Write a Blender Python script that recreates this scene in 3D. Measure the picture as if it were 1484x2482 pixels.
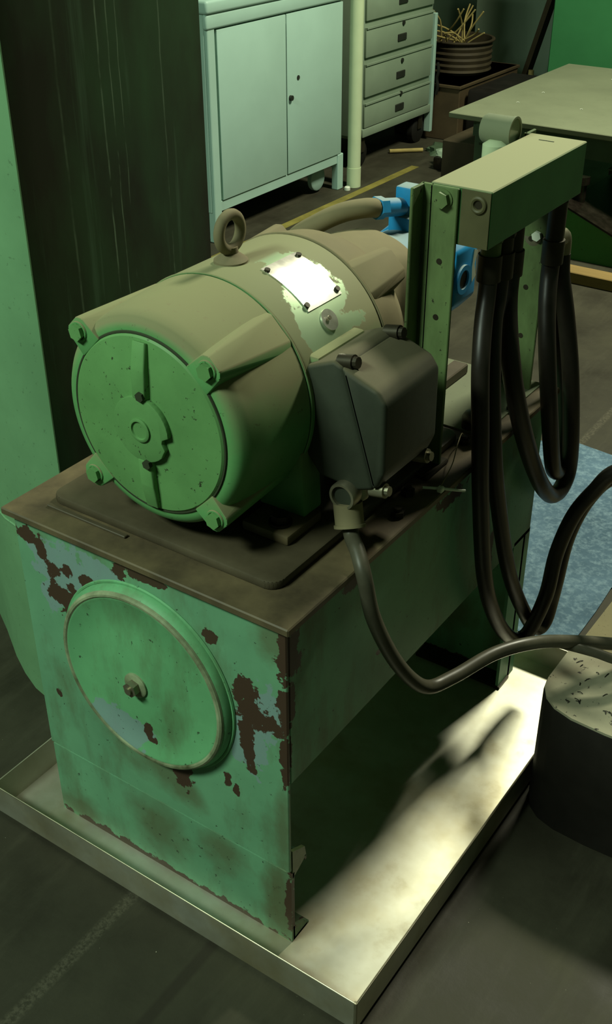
import bpy, bmesh, math, random
from mathutils import Vector, Matrix
random.seed(7)
scene = bpy.context.scene
for o in list(bpy.data.objects): bpy.data.objects.remove(o)
C = scene.collection
PI = math.pi

# ------------------------------------------------------------------ camera
CAM = Vector((0.66022, -0.91107, 1.51887))
r_ = Vector((0.82422, 0.56626, -0.00283)); u_ = Vector((-0.30091, 0.44221, 0.84493)); f_ = Vector((-0.47970, 0.69556, -0.53487))
cd = bpy.data.cameras.new('camera'); cam = bpy.data.objects.new('camera', cd); C.objects.link(cam)
M = Matrix.Identity(4)
for i in range(3):
    M[i][0] = r_[i]; M[i][1] = u_[i]; M[i][2] = -f_[i]; M[i][3] = CAM[i]
cam.matrix_world = M
cd.sensor_fit = 'VERTICAL'; cd.sensor_height = 24.0; cd.lens = 2707.4 * 24.0 / 2482.0
cd.clip_start = 0.02; cd.clip_end = 60
scene.camera = cam

# ------------------------------------------------------------------ world, lamps, exposure
w = bpy.data.worlds.new('world'); scene.world = w; w.use_nodes = True
bg = w.node_tree.nodes['Background']; bg.inputs[0].default_value = (0.75, 0.9, 0.72, 1); bg.inputs[1].default_value = 0.0
def area(name, loc, target, sx, sy, power, col):
    l = bpy.data.lights.new(name, 'AREA'); l.shape = 'RECTANGLE'; l.size = sx; l.size_y = sy; l.energy = power; l.color = col
    o = bpy.data.objects.new(name, l); C.objects.link(o); o.location = loc
    o.rotation_euler = (Vector(target) - Vector(loc)).to_track_quat('-Z', 'Y').to_euler()
    return o
area('ceiling_lamp_rear_offscreen', (0.12, 3.3, 3.55), (-0.1, 2.0, 0.0), 0.8, 0.35, 200, (1.0, 1.0, 0.76))
area('ceiling_lamp_front_offscreen', (-1.3, -2.6, 3.6), (-0.9, -1.0, 0.0), 1.3, 0.5, 150, (0.80, 1.0, 0.80))
vs = scene.view_settings; vs.view_transform = 'Standard'; vs.look = 'None'; vs.gamma = 1.0; vs.use_curve_mapping = False; vs.exposure = 0.16

# ------------------------------------------------------------------ materials
def lin(c):
    return tuple(((v/255)/12.92 if v/255 <= .04045 else ((v/255+.055)/1.055)**2.4) for v in c) + (1.0,)
class NT:
    def __init__(s, name):
        s.m = bpy.data.materials.new(name); s.m.use_nodes = True; s.t = s.m.node_tree; s.n = s.t.nodes
        s.b = s.n['Principled BSDF']; s.pos = s.n.new('ShaderNodeNewGeometry')
    def link(s, a, b): s.t.links.new(a, b)
    def val(s, sock, v):
        if isinstance(v, (int, float, tuple)): sock.default_value = v
        else: s.link(v, sock)
    def math(s, op, a, b=0.0, clamp=False):
        n = s.n.new('ShaderNodeMath'); n.operation = op; n.use_clamp = clamp; s.val(n.inputs[0], a); s.val(n.inputs[1], b); return n.outputs[0]
    def noise(s, scale, detail=4, rough=.55, stretch=(1, 1, 1), off=(0, 0, 0)):
        mp = s.n.new('ShaderNodeMapping'); mp.inputs['Scale'].default_value = stretch; mp.inputs['Location'].default_value = off
        s.link(s.pos.outputs['Position'], mp.inputs['Vector'])
        n = s.n.new('ShaderNodeTexNoise'); n.inputs['Scale'].default_value = scale; n.inputs['Detail'].default_value = detail; n.inputs['Roughness'].default_value = rough
        s.link(mp.outputs[0], n.inputs['Vector']); return n.outputs['Fac']
    def ramp(s, v, a, b):
        n = s.n.new('ShaderNodeMapRange'); n.inputs['From Min'].default_value = a; n.inputs['From Max'].default_value = b; s.link(v, n.inputs['Value']); return n.outputs[0]
    def mix(s, f, a, b):
        n = s.n.new('ShaderNodeMix'); n.data_type = 'RGBA'
        s.val(n.inputs[0], f); s.val(n.inputs[6], a); s.val(n.inputs[7], b); return n.outputs[2]
    def xyz(s):
        n = s.n.new('ShaderNodeSeparateXYZ'); s.link(s.pos.outputs['Position'], n.inputs[0]); return n.outputs
    def nz(s):
        n = s.n.new('ShaderNodeSeparateXYZ'); s.link(s.pos.outputs['Normal'], n.inputs[0]); return n.outputs[2]
    def bump(s, h, strength=.2, dist=.002):
        n = s.n.new('ShaderNodeBump'); n.inputs['Strength'].default_value = strength; n.inputs['Distance'].default_value = dist
        s.link(h, n.inputs['Height']); s.link(n.outputs[0], s.b.inputs['Normal'])
    def blobs(s, spots, axes, amp=.9, nscale=34, seed=(0, 0, 0), soft=.05):
        """mask of ragged spots; spots = (a, b, ra, rb) in the two world axes named"""
        x = s.xyz(); A = x['XYZ'.index(axes[0])]; B = x['XYZ'.index(axes[1])]
        nn = s.noise(nscale, 5, .6, off=seed); out = None
        for (a, b, ra, rb) in spots:
            da = s.math('MULTIPLY', s.math('SUBTRACT', A, a), 1/ra); db = s.math('MULTIPLY', s.math('SUBTRACT', B, b), 1/rb)
            d = s.math('SQRT', s.math('ADD', s.math('MULTIPLY', da, da), s.math('MULTIPLY', db, db)))
            out = d if out is None else s.math('MINIMUM', out, d)
        d = s.math('ADD', out, s.math('MULTIPLY', s.math('SUBTRACT', nn, .5), amp*4))
        return s.ramp(d, 1+soft, 1-soft)

def plain(name, col, rough=.5, metal=0., var=.25, scale=9, bump=0., spec=.3, col2=None, dust=None, dust_amt=.85, dust_lo=.05, dust_hi=.55, speck=0., stretch=(1, 1, 1)):
    k = NT(name); c = lin(col); c2 = lin(col2) if col2 else tuple(v*(1-var*1.6) for v in c[:3]) + (1,)
    n1 = k.noise(scale, 5, .62, stretch); colr = k.mix(k.ramp(n1, .32, .68), c2, c)
    if speck:
        n3 = k.noise(95, 3, .7); colr = k.mix(k.math('MULTIPLY', k.ramp(n3, .64, .7), speck), colr, lin((38, 34, 26)))
    if dust:
        dn = k.noise(6, 5, .6, off=(3, 1, 2)); lvl = k.math('ADD', k.nz(), k.math('MULTIPLY', k.math('SUBTRACT', dn, .5), .5))
        m = k.math('MULTIPLY', k.ramp(lvl, dust_lo, dust_hi), dust_amt)
        colr = k.mix(m, colr, lin(dust)); k.link(k.math('ADD', k.math('MULTIPLY', m, .92-rough), rough), k.b.inputs['Roughness'])
    else:
        k.link(k.math('ADD', k.math('MULTIPLY', k.math('SUBTRACT', n1, .5), .25), rough), k.b.inputs['Roughness'])
    k.link(colr, k.b.inputs['Base Color']); k.b.inputs['Metallic'].default_value = metal; k.b.inputs['Specular IOR Level'].default_value = spec
    if bump: k.bump(k.noise(scale*9, 4, .6), bump)
    return k.m

MT = {}
GREEN = (96, 158, 112); DUST = (130, 122, 91)
RUST = (66, 50, 38)
MT['cover'] = plain('pale green paint with specks', (104, 172, 116), .5, var=.14, scale=7, speck=.7, bump=.05)
MT['motor'] = plain('motor green paint under dust', (98, 158, 96), .45, var=.14, scale=8, dust=DUST, speck=.5, dust_lo=.0, dust_hi=.42)
MT['motor_face'] = plain('motor cover green paint', (100, 150, 90), .5, var=.14, scale=9, speck=.9, bump=.05)
MT['groove'] = plain('grime in the seam', (52, 62, 40), .8)
MT['dusty'] = plain('brown dust on cast housing', (126, 118, 88), .85, var=.14, scale=7, bump=.06)
MT['tbox'] = plain('dark cast terminal box', (56, 62, 50), .55, var=.2, scale=10, dust=(96, 90, 68), dust_amt=.8, dust_lo=.3, dust_hi=.9, bump=.08)
MT['plate_top'] = plain('oily dirty steel plate', (104, 92, 66), .55, var=.35, scale=8, col2=(64, 56, 42), bump=.1)
MT['mount'] = plain('oily brown mounting plate', (82, 74, 56), .5, var=.3, scale=7, bump=.08)
MT['blue'] = plain('blue pump paint', (40, 140, 196), .4, var=.16, dust=(150, 158, 138), dust_amt=.75, dust_lo=.55, dust_hi=1.0)
MT['post'] = plain('worn dark green post paint', (98, 120, 74), .5, var=.3, scale=14, col2=(62, 74, 44), speck=.9, stretch=(1, 1, .35))
MT['beam'] = plain('green manifold paint under dust', (62, 112, 62), .5, var=.16, scale=10, dust=(146, 146, 112), dust_lo=.45, dust_hi=.8, dust_amt=.95)
MT['beam_end'] = plain('oily manifold end', (86, 84, 56), .5, var=.2, scale=12)
MT['rubber'] = plain('black hose rubber', (38, 34, 28), .42, var=.2, scale=20)
MT['rubber_grey'] = plain('dusty grey hose', (120, 114, 92), .5, var=.2, scale=16)
MT['cable'] = plain('dark grey cable jacket', (76, 74, 60), .42, var=.2, scale=18)
MT['steel'] = plain('dull zinc steel', (150, 146, 122), .38, .75, var=.2, scale=20)
MT['dark_steel'] = plain('oily dark steel', (60, 56, 44), .45, .5, var=.25, scale=20)
MT['name_plate'] = plain('bare aluminium plate', (246, 244, 232), .30, .95, var=.05, scale=20)
MT['cabinet'] = plain('pale mint cabinet paint', (156, 188, 174), .45, var=.06, scale=3)
MT['cabinet_frame'] = plain('pale mint frame paint', (156, 188, 174), .45, var=.06, scale=3)  # frame and doors share one mint colour
MT['pipe'] = plain('cream pipe paint', (188, 204, 166), .4, var=.06)
MT['drawer'] = plain('grey green drawer paint', (130, 148, 126), .5, var=.08, scale=4)
MT['drawer_side'] = plain('grey green drawer body paint', (130, 148, 126), .5, var=.08, scale=4)
MT['black'] = plain('black rubber', (24, 24, 20), .6, var=.1)
MT['lockdark'] = plain('dark lock hole', (40, 44, 36), .6)
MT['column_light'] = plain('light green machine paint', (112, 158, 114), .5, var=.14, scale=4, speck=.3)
MT['table'] = plain('dusty bench plate', (116, 124, 98), .8, var=.1, scale=5, speck=.25)
MT['table_frame'] = plain('dark green bench frame', (70, 90, 66), .6, var=.2)
MT['brown'] = plain('brown rusty sheet', (78, 66, 44), .75, var=.25, scale=6)
MT['drum'] = plain('dark brown ribbed drum', (62, 54, 36), .7, var=.25, scale=8)
MT['stick'] = plain('dry straw coloured sticks', (168, 152, 92), .8, var=.2, scale=12)
MT['panel'] = plain('pale grey green wall panel', (150, 172, 148), .7, var=.12, scale=3, stretch=(1, 1, .3))
MT['green_panel'] = plain('vivid green sheet', (58, 128, 76), .55, var=.1, scale=3)
MT['machine'] = plain('bright green machine base', (74, 138, 68), .5, var=.12, scale=5, speck=.5)
MT['oily'] = plain('black oily swarf tray', (34, 30, 24), .22, var=.4, scale=30, bump=.4)
MT['wood'] = plain('worn board', (140, 118, 70), .8, var=.2, scale=10, stretch=(.3, 2, 2))
MT['block_side'] = plain('black oily block side', (30, 27, 22), .6, var=.3, scale=10)
MT['wall'] = plain('dull green grey wall', (76, 96, 74), .8, var=.15, scale=1.5)
MT['ceiling'] = plain('grey ceiling', (120, 128, 112), .9)
MT['white'] = plain('white plastic', (206, 214, 196), .4, var=.05)
MT['glass'] = plain('gauge glass', (120, 134, 110), .12, var=.1)
MT['yellow'] = plain('worn yellow floor paint', (132, 124, 58), .7, var=.25, scale=12)
MT['tan'] = plain('tan lit floor patch', (128, 122, 92), .85, var=.15, scale=8, speck=.5)  # paler than the floor to carry the light falling there

def tank_paint(name, spots, spots2, col=GREEN, axes='XZ', grime=.7, stain=None):
    k = NT(name); c = lin(col)
    n1 = k.noise(6, 5, .6); base = k.mix(k.ramp(n1, .3, .7), tuple(v*.74 for v in c[:3])+(1,), c)
    g = k.noise(10, 6, .65, (1, 1, .35), (5, 2, 1)); base = k.mix(k.math('MULTIPLY', k.ramp(g, .50, .72), grime), base, lin((84, 84, 54)))   # drip grime
    if spots2: base = k.mix(k.math('MULTIPLY', k.blobs(spots2, axes, .7, 30, (2, 2, 2)), .8), base, lin((122, 146, 146)))   # primer showing
    if stain: base = k.mix(k.math('MULTIPLY', k.blobs(stain, axes, .6, 16, (7, 1, 3), .6), .6), base, lin((84, 72, 44)))   # brown oil stain
    sp = k.noise(85, 3, .7); base = k.mix(k.math('MULTIPLY', k.ramp(sp, .66, .71), .8), base, lin((40, 40, 28)))
    if spots: base = k.mix(k.blobs(spots, axes, .8, 48), base, lin(RUST))
    k.link(base, k.b.inputs['Base Color']); k.b.inputs['Roughness'].default_value = .55; k.b.inputs['Specular IOR Level'].default_value = .3
    k.bump(k.noise(60, 3, .6), .06)
    return k.m
front_spots = [(-.432, .552, .016, .014), (-.40, .560, .012, .012), (-.418, .506, .03, .028), (-.395, .53, .012, .01), (-.36, .556, .014, .01), (-.478, .598, .022, .014), (-.45, .585, .012, .018),
               (-.245, .612, .04, .009), (-.29, .603, .016, .012), (-.128, .562, .014, .014), (-.074, .49, .022, .03), (-.058, .452, .028, .026), (-.03, .45, .03, .016), (-.071, .41, .016, .03), (-.068, .372, .011, .03),
               (-.004, .58, .012, .05), (-.004, .48, .014, .05), (-.003, .39, .010, .05), (-.11, .30, .008, .014), (-.095, .285, .006, .012), (-.458, .293, .006, .008), (-.31, .295, .03, .02), (-.2, .26, .02, .03)]
front_prim = [(-.41, .56, .06, .045), (-.33, .585, .05, .025), (-.44, .50, .02, .03), (-.07, .40, .035, .06), (-.04, .46, .03, .05)]
MT['tank_front'] = tank_paint('chipped green tank paint', front_spots, front_prim, (108, 162, 124), stain=[(-.32, .285, .05, .03), (-.25, .255, .06, .04), (-.2, .225, .03, .03), (-.01, .25, .015, .09), (-.02, .60, .03, .03)])
MT['tank_kick'] = tank_paint('dirty green plinth paint', [(-.004, .1, .008, .06), (-.3, .0, .2, .012), (-.12, .0, .1, .01)], [], (108, 162, 124), stain=[(-.27, .10, .05, .06), (-.13, .12, .04, .04), (-.02, .08, .03, .09), (-.45, .03, .05, .03)])
MT['tank_side'] = tank_paint('side tank paint', [(.008, .585, .022, .05), (.006, .50, .012, .045), (.004, .42, .006, .04), (.16, .605, .03, .012), (.45, .60, .05, .012), (.24, .43, .008, .006), (.62, .40, .012, .05)], [], (108, 162, 124), 'YZ', .7)
MT['disc'] = tank_paint('pale green inspection cover paint', [(-.245, .335, .008, .02), (-.235, .322, .006, .01)], [(-.30, .32, .07, .035)], (106, 172, 120))
MT['disc_edge'] = plain('worn cover edge', (150, 164, 128), .5, var=.3, scale=14, col2=(70, 74, 50))

# stator shell: green paint under dust, paint scraped to pale metal around the plate
k = NT('motor shell paint with scraped patch'); c = lin((98, 158, 96))
n1 = k.noise(8, 5, .6); base = k.mix(k.ramp(n1, .3, .7), tuple(v*.8 for v in c[:3])+(1,), c)
dn = k.noise(6, 5, .6, off=(3, 1, 2)); m = k.math('MULTIPLY', k.ramp(k.math('ADD', k.nz(), k.math('MULTIPLY', k.math('SUBTRACT', dn, .5), .5)), .0, .42), .85)
base = k.mix(m, base, lin(DUST))
gx = k.xyz(); right = k.ramp(gx[0], -.235, -.225)
sc = k.math('MULTIPLY', k.blobs([(.288, .958, .058, .042), (.238, .93, .026, .03), (.295, .915, .05, .014), (.247, .905, .02, .02)], 'YZ', .5, 30), right)
base = k.mix(sc, base, lin((156, 178, 142)))
k.link(base, k.b.inputs['Base Color'])
k.link(k.math('SUBTRACT', k.math('ADD', k.math('MULTIPLY', m, .4), .45), k.math('MULTIPLY', sc, .3)), k.b.inputs['Roughness'])
k.link(k.math('MULTIPLY', sc, .5), k.b.inputs['Metallic']); MT['stator'] = k.m

# tall machine side: dark green, vertical scratches
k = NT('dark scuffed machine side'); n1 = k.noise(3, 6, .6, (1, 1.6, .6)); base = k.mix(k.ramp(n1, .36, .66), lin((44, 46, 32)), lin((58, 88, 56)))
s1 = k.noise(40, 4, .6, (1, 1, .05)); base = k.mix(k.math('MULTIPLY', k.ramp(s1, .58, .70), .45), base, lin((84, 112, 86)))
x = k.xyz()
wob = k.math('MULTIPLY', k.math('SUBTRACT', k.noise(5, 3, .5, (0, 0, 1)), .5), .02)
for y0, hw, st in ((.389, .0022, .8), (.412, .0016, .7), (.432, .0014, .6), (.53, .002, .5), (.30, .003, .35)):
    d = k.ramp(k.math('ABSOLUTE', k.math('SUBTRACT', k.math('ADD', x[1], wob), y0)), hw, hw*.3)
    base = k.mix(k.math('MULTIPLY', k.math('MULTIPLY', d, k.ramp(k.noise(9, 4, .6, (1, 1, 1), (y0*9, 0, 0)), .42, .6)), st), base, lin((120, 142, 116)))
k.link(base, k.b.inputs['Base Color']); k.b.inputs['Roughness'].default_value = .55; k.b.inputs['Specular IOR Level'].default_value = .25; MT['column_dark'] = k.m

# floor: oil-soaked dark boards running along y, scuffs, dust, chips
k = NT('oil dark shop floor'); n1 = k.noise(3.2, 7, .65); n2 = k.noise(9, 6, .65, (1, .18, 1)); n3 = k.noise(140, 3, .7)
base = k.mix(k.ramp(n1, .3, .7), lin((40, 38, 29)), lin((60, 59, 45)))
base = k.mix(k.math('MULTIPLY', k.ramp(n2, .5, .75), .35), base, lin((86, 84, 68)))
x = k.xyz()
def stripe(x0, hw): return k.ramp(k.math('ABSOLUTE', k.math('SUBTRACT', x[0], x0)), hw, hw*.5)
base = k.mix(k.math('MULTIPLY', stripe(-.108, .013), .6), base, lin((40, 36, 28)))
sc = k.math('MULTIPLY', stripe(-.277, .014), k.ramp(n3, .4, .6)); base = k.mix(k.math('MULTIPLY', sc, .3), base, lin((110, 106, 88)))
base = k.mix(k.math('MULTIPLY', k.ramp(n3, .74, .77), .7), base, lin((200, 196, 170)))
k.link(base, k.b.inputs['Base Color']); k.b.inputs['Specular IOR Level'].default_value = .22; k.link(k.ramp(n1, -.3, .9), k.b.inputs['Roughness']); k.bump(k.noise(40, 6, .65), .25, .003); MT['floor'] = k.m

# drip tray: stained galvanised sheet
k = NT('stained bright tray sheet'); n1 = k.noise(5, 6, .6); n2 = k.noise(13, 5, .6, off=(4, 0, 0))
base = k.mix(k.ramp(n1, .35, .7), lin((208, 208, 192)), lin((178, 174, 150)))
base = k.mix(k.math('MULTIPLY', k.ramp(n2, .56, .72), .35), base, lin((150, 130, 84)))
yel = k.ramp(k.noise(3.5, 5, .6, off=(1, 6, 0)), .5, .68); base = k.mix(k.math('MULTIPLY', yel, .45), base, lin((160, 138, 66)))   # oil film
k.link(base, k.b.inputs['Base Color']); k.b.inputs['Metallic'].default_value = .82; k.link(k.ramp(n2, -.5, 1.6), k.b.inputs['Roughness']); MT['tray'] = k.m
MT['tray_wall'] = plain('bare tray edge sheet', (136, 140, 130), .36, .6, var=.2, scale=6)

# absorbent mat
k = NT('blue absorbent mat'); n1 = k.noise(4, 6, .65); n2 = k.noise(60, 4, .7); base = k.mix(k.ramp(n1, .3, .7), lin((54, 80, 96)), lin((84, 112, 130)))
base = k.mix(k.math('MULTIPLY', k.ramp(n2, .45, .7), .35), base, lin((150, 178, 188))); k.link(base, k.b.inputs['Base Color']); k.b.inputs['Roughness'].default_value = .95
k.bump(n2, .4, .003); MT['mat'] = k.m
# dusty block top with swarf
k = NT('dusty block top'); n1 = k.noise(10, 5, .6); n2 = k.noise(75, 3, .6); base = k.mix(k.ramp(n1, .3, .7), lin((128, 126, 104)), lin((156, 152, 126)))
base = k.mix(k.ramp(n2, .64, .68), base, lin((40, 38, 30))); k.link(base, k.b.inputs['Base Color']); k.b.inputs['Roughness'].default_value = .85; MT['block_top'] = k.m

# ------------------------------------------------------------------ mesh helpers
class MB:
    def __init__(s): s.bm = bmesh.new()
    def box(s, a, b, bev=0., seg=2):
        t = bmesh.new(); bmesh.ops.create_cube(t, size=1)
        for v in t.verts:
            for i in range(3): v.co[i] = a[i] + (v.co[i]+.5)*(b[i]-a[i])
        if bev: bmesh.ops.bevel(t, geom=t.edges[:], offset=bev, segments=seg, affect='EDGES', profile=.5)
        return s.add(t)
    def add(s, t):
        me = bpy.data.meshes.new('tmp'); t.to_mesh(me); t.free(); s.bm.from_mesh(me); bpy.data.meshes.remove(me); return s
    def prism(s, poly, axis, a, b, bev=0., seg=2):
        """polygon in the two other axes (cyclic order), extruded along axis from a to b"""
        t = bmesh.new(); ax = 'xyz'.index(axis); o = [i for i in range(3) if i != ax]
        def P(p, h):
            q = [0, 0, 0]; q[ax] = h; q[o[0]] = p[0]; q[o[1]] = p[1]; return q
        lo = [t.verts.new(P(p, a)) for p in poly]; hi = [t.verts.new(P(p, b)) for p in poly]; n = len(poly)
        t.faces.new(lo); t.faces.new(hi)
        for i in range(n): t.faces.new((lo[i], lo[(i+1) % n], hi[(i+1) % n], hi[i]))
        bmesh.ops.recalc_face_normals(t, faces=t.faces[:])
        if bev: bmesh.ops.bevel(t, geom=t.edges[:], offset=bev, segments=seg, affect='EDGES', profile=.5)
        return s.add(t)
    def hull(s, pts, bev=0.):
        t = bmesh.new(); vs = [t.verts.new(p) for p in pts]; bmesh.ops.convex_hull(t, input=vs)
        bmesh.ops.dissolve_limit(t, angle_limit=.02, verts=t.verts[:], edges=t.edges[:])
        if bev: bmesh.ops.bevel(t, geom=t.edges[:], offset=bev, segments=2, affect='EDGES', profile=.5)
        return s.add(t)
    def tube(s, path, r, n=14, cap=True, sub=6):
        pts = [Vector(p) for p in path]
        if sub > 1 and len(pts) > 2:
            out = []
            for i in range(len(pts)-1):
                p0 = pts[max(i-1, 0)]; p1 = pts[i]; p2 = pts[i+1]; p3 = pts[min(i+2, len(pts)-1)]
                for j in range(sub):
                    t = j/sub
                    out.append(.5*((2*p1)+(p2-p0)*t+(2*p0-5*p1+4*p2-p3)*t*t+(3*p1-p0-3*p2+p3)*t**3))
            out.append(pts[-1]); pts = out
        rr = r if callable(r) else (lambda t: r)
        d = (pts[1]-pts[0]).normalized(); nrm = d.orthogonal().normalized(); rings = []
        for i, p in enumerate(pts):
            dd = (pts[min(i+1, len(pts)-1)]-pts[max(i-1, 0)]).normalized()
            nrm = (nrm - dd*nrm.dot(dd)).normalized(); bn = dd.cross(nrm); R = rr(i/(len(pts)-1))
            rings.append([s.bm.verts.new(p + R*(math.cos(2*PI*j/n)*nrm + math.sin(2*PI*j/n)*bn)) for j in range(n)])
        for a, b in zip(rings, rings[1:]):
            for j in range(n): s.bm.faces.new((a[j], a[(j+1) % n], b[(j+1) % n], b[j]))
        if cap: s.bm.faces.new(rings[0][::-1]); s.bm.faces.new(rings[-1])
        return s
    def cyl(s, p0, p1, r, n=20, r1=None):
        r1 = r if r1 is None else r1
        return s.tube([p0, p1], (lambda t: r+(r1-r)*t), n, True, 1)
    def lathe(s, prof, c, axis, n=48):
        """profile (h, r) turned about a world axis through c; h is measured along the axis"""
        ax = 'xyz'.index(axis); o = [i for i in range(3) if i != ax]; rings = []
        for h, r in prof:
            if r < 1e-6:
                q = list(c); q[ax] = c[ax]+h; rings.append([s.bm.verts.new(q)]); continue
            ring = []
            for j in range(n):
                q = list(c); q[ax] = c[ax]+h; q[o[0]] += r*math.cos(2*PI*j/n); q[o[1]] += r*math.sin(2*PI*j/n); ring.append(s.bm.verts.new(q))
            rings.append(ring)
        for a, b in zip(rings, rings[1:]):
            for j in range(n):
                j2 = (j+1) % n
                if len(a) == 1: s.bm.faces.new((a[0], b[j], b[j2]))
                elif len(b) == 1: s.bm.faces.new((a[j], a[j2], b[0]))
                else: s.bm.faces.new((a[j], a[j2], b[j2], b[j]))
        for R in (rings[0], rings[-1]):
            if len(R) > 1: s.bm.faces.new(R)
        return s
    def torus(s, c, R, r, axis='x', n=32, m=12, a0=0, a1=2*PI):
        ax = 'xyz'.index(axis); o = [i for i in range(3) if i != ax]; path = []
        for i in range(n):
            q = list(c); t = a0+(a1-a0)*i/n; q[o[0]] += R*math.cos(t); q[o[1]] += R*math.sin(t); path.append(Vector(q))
        rings = []
        for i, p in enumerate(path):
            rad = (p-Vector(c)).normalized(); axv = Vector([1 if j == ax else 0 for j in range(3)])
            rings.append([s.bm.verts.new(p + r*(math.cos(2*PI*j/m)*rad + math.sin(2*PI*j/m)*axv)) for j in range(m)])
        for i in range(n):
            a = rings[i]; b = rings[(i+1) % n]
            for j in range(m): s.bm.faces.new((a[j], a[(j+1) % m], b[(j+1) % m], b[j]))
        return s
    def hexbolt(s, c, axis, r, h, sign=1):
        """hex head standing off a surface at c along axis"""
        ax = 'xyz'.index(axis); p1 = list(c); p1[ax] += h*sign
        return s.cyl(c, p1, r, 6)

OFF = {}
def obj(name, mb, mat, parent=None, label=None, smooth=35):
    bm = mb.bm; bmesh.ops.recalc_face_normals(bm, faces=bm.faces[:])
    me = bpy.data.meshes.new(name); bm.to_mesh(me); bm.free()
    o = bpy.data.objects.new(name, me); C.objects.link(o)
    if parent is not None: off = OFF[parent.name]; o.parent = parent
    else:
        xs = [v.co for v in me.vertices]
        off = Vector(((min(v.x for v in xs)+max(v.x for v in xs))/2, (min(v.y for v in xs)+max(v.y for v in xs))/2, min(v.z for v in xs)))
        o.location = off
    me.transform(Matrix.Translation(-off)); OFF[o.name] = off
    me.materials.append(MT[mat] if isinstance(mat, str) else mat)
    me.shade_smooth(); me.set_sharp_from_angle(angle=math.radians(smooth))
    if label: o['label'] = label
    return o
def thing(name, label, cat, loc, group=None):
    o = bpy.data.objects.new(name, None); C.objects.link(o); o.location = loc; o.empty_display_size = .05
    OFF[o.name] = Vector(loc); return tag(o, label, cat, group)
def tag(o, label, cat, group=None):
    o['label'] = label; o['category'] = cat
    if group: o['group'] = group
    return o
def struct(name, mb, mat, label=None):
    o = obj(name, mb, mat); o['kind'] = 'structure'
    if label: o['label'] = label
    return o
def copy_tree(o, parent, delta):
    c = o.copy(); C.objects.link(c); c.parent = parent
    if parent is None: c.location = o.location + Vector(delta)
    OFF[c.name] = OFF[o.name]
    for ch in list(o.children): copy_tree(ch, c, delta)
    return c

# ------------------------------------------------------------------ setting
FZ = -0.014
struct('floor', MB().box((-3.6, -4.6, FZ-.1), (3.6, 6.6, FZ)), 'floor')
struct('ceiling', MB().box((-3.6, -4.6, 3.9), (3.6, 6.6, 4.0)), 'ceiling')
struct('wall_back', MB().box((-3.6, 6.4, FZ), (3.6, 6.6, 3.9)), 'wall')
struct('wall_left', MB().box((-3.6, -4.6, FZ), (-3.4, 6.4, 3.9)), 'wall')
struct('wall_right', MB().box((3.4, -4.6, FZ), (3.6, 6.4, 3.9)), 'wall')
struct('wall_front', MB().box((-3.4, -4.6, FZ), (3.4, -4.4, 3.9)), 'wall')
struct('trim_1', MB().box((-2.116, 2.2, FZ), (-2.074, 4.06, FZ+.0015)), 'yellow', 'worn yellow line painted on the floor')

# ------------------------------------------------------------------ drip tray
t = thing('drip_tray', 'shallow bright sheet metal drip tray under the green oil tank', 'tray', (-.22, .4, FZ))
TX0, TX1, TY0, TY1, TH = -.590, .1595, -.063, .850, .058
obj('tray_floor', MB().box((TX0, TY0, -.003), (TX1, TY1, 0)), 'tray', t)
for x in (-.5, -.2, .1): obj('tray_runner', MB().box((x-.02, .0, FZ), (x+.02, .80, -.003)), 'dark_steel', t)
th = .0022
obj('tray_wall', MB().box((TX0-.06, TY0-th, -.003), (TX1, TY0, TH)), 'tray', t, 'front rim of the tray')
obj('tray_wall', MB().hull([(TX1, TY0-th, -.003), (TX1+th, TY0-th, -.003), (TX1, TY1, -.003), (TX1+th, TY1, -.003), (TX1, TY0-th, TH), (TX1+th, TY0-th, TH), (TX1, TY1, TH), (TX1+th, TY1, TH)]), 'tray', t)
obj('tray_wall', MB().box((TX0, TY1, -.003), (TX1, TY1+th, TH)), 'tray', t)
obj('tray_wall', MB().hull([(TX0, TY0, 0), (TX0-.002, TY0, 0), (TX0-.006, TY0, TH), (TX0-.008, TY0, TH), (TX0, TY1, 0), (TX0-.002, TY1, 0), (TX0-.006, TY1, TH), (TX0-.008, TY1, TH)]), 'tray', t)
obj('rim_hem', MB().tube([(TX0-.06, TY0-.001, TH), (TX1+.001, TY0-.001, TH), (TX1+.001, TY1, TH)], 0.0014, 8, True, 1), 'steel', t, 'thin steel hem carrying the highlight along the tray rim')  # hem added so the rim shows a bright highlight
obj('corner_weld', MB().cyl((TX1, TY0, -.003), (TX1, TY0, TH+.001), .003, 10), 'steel', t)

# ------------------------------------------------------------------ oil reservoir
W, HT, HB, HC, L = .5, .6396, .345, .1653, .80
t = thing('oil_reservoir', 'green oil tank with round inspection cover and chipped paint standing in the tray', 'tank', (-.25, .4, 0))
obj('tank_body', MB().box((-W+.004, .006, HB), (0, L, HT-.012), .002, 1), 'tank_side', t)
obj('front_plate', MB().box((-W, 0, HC), (0, .006, HT-.012), .0015, 1), 'tank_front', t)
pl = obj('plinth_plate', MB().box((-W, .004, .0), (0, .012, HC-.0075)), 'tank_kick', t)
obj('plinth_lip', MB().box((-W, .040, HC-.0085), (0, .044, HC+.002)), 'tank_kick', pl)
obj('plinth_flange', MB().prism([(.008, .0), (.045, .0), (.045, .012), (.030, .022), (.008, .034)], 'x', -.006, 0), 'tank_kick', t)
obj('plinth_flange', MB().box((-W, .008, 0), (0, .050, .005)), 'tank_kick', t)
obj('gusset', MB().hull([(0, .008, HC-.02), (0, .008, HC+.04), (0, .04, HC+.022), (0, .044, HC+.0), (-.006, .008, HC-.02), (-.006, .008, HC+.04), (-.006, .04, HC+.022), (-.006, .044, HC)]), 'post', t)
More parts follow.
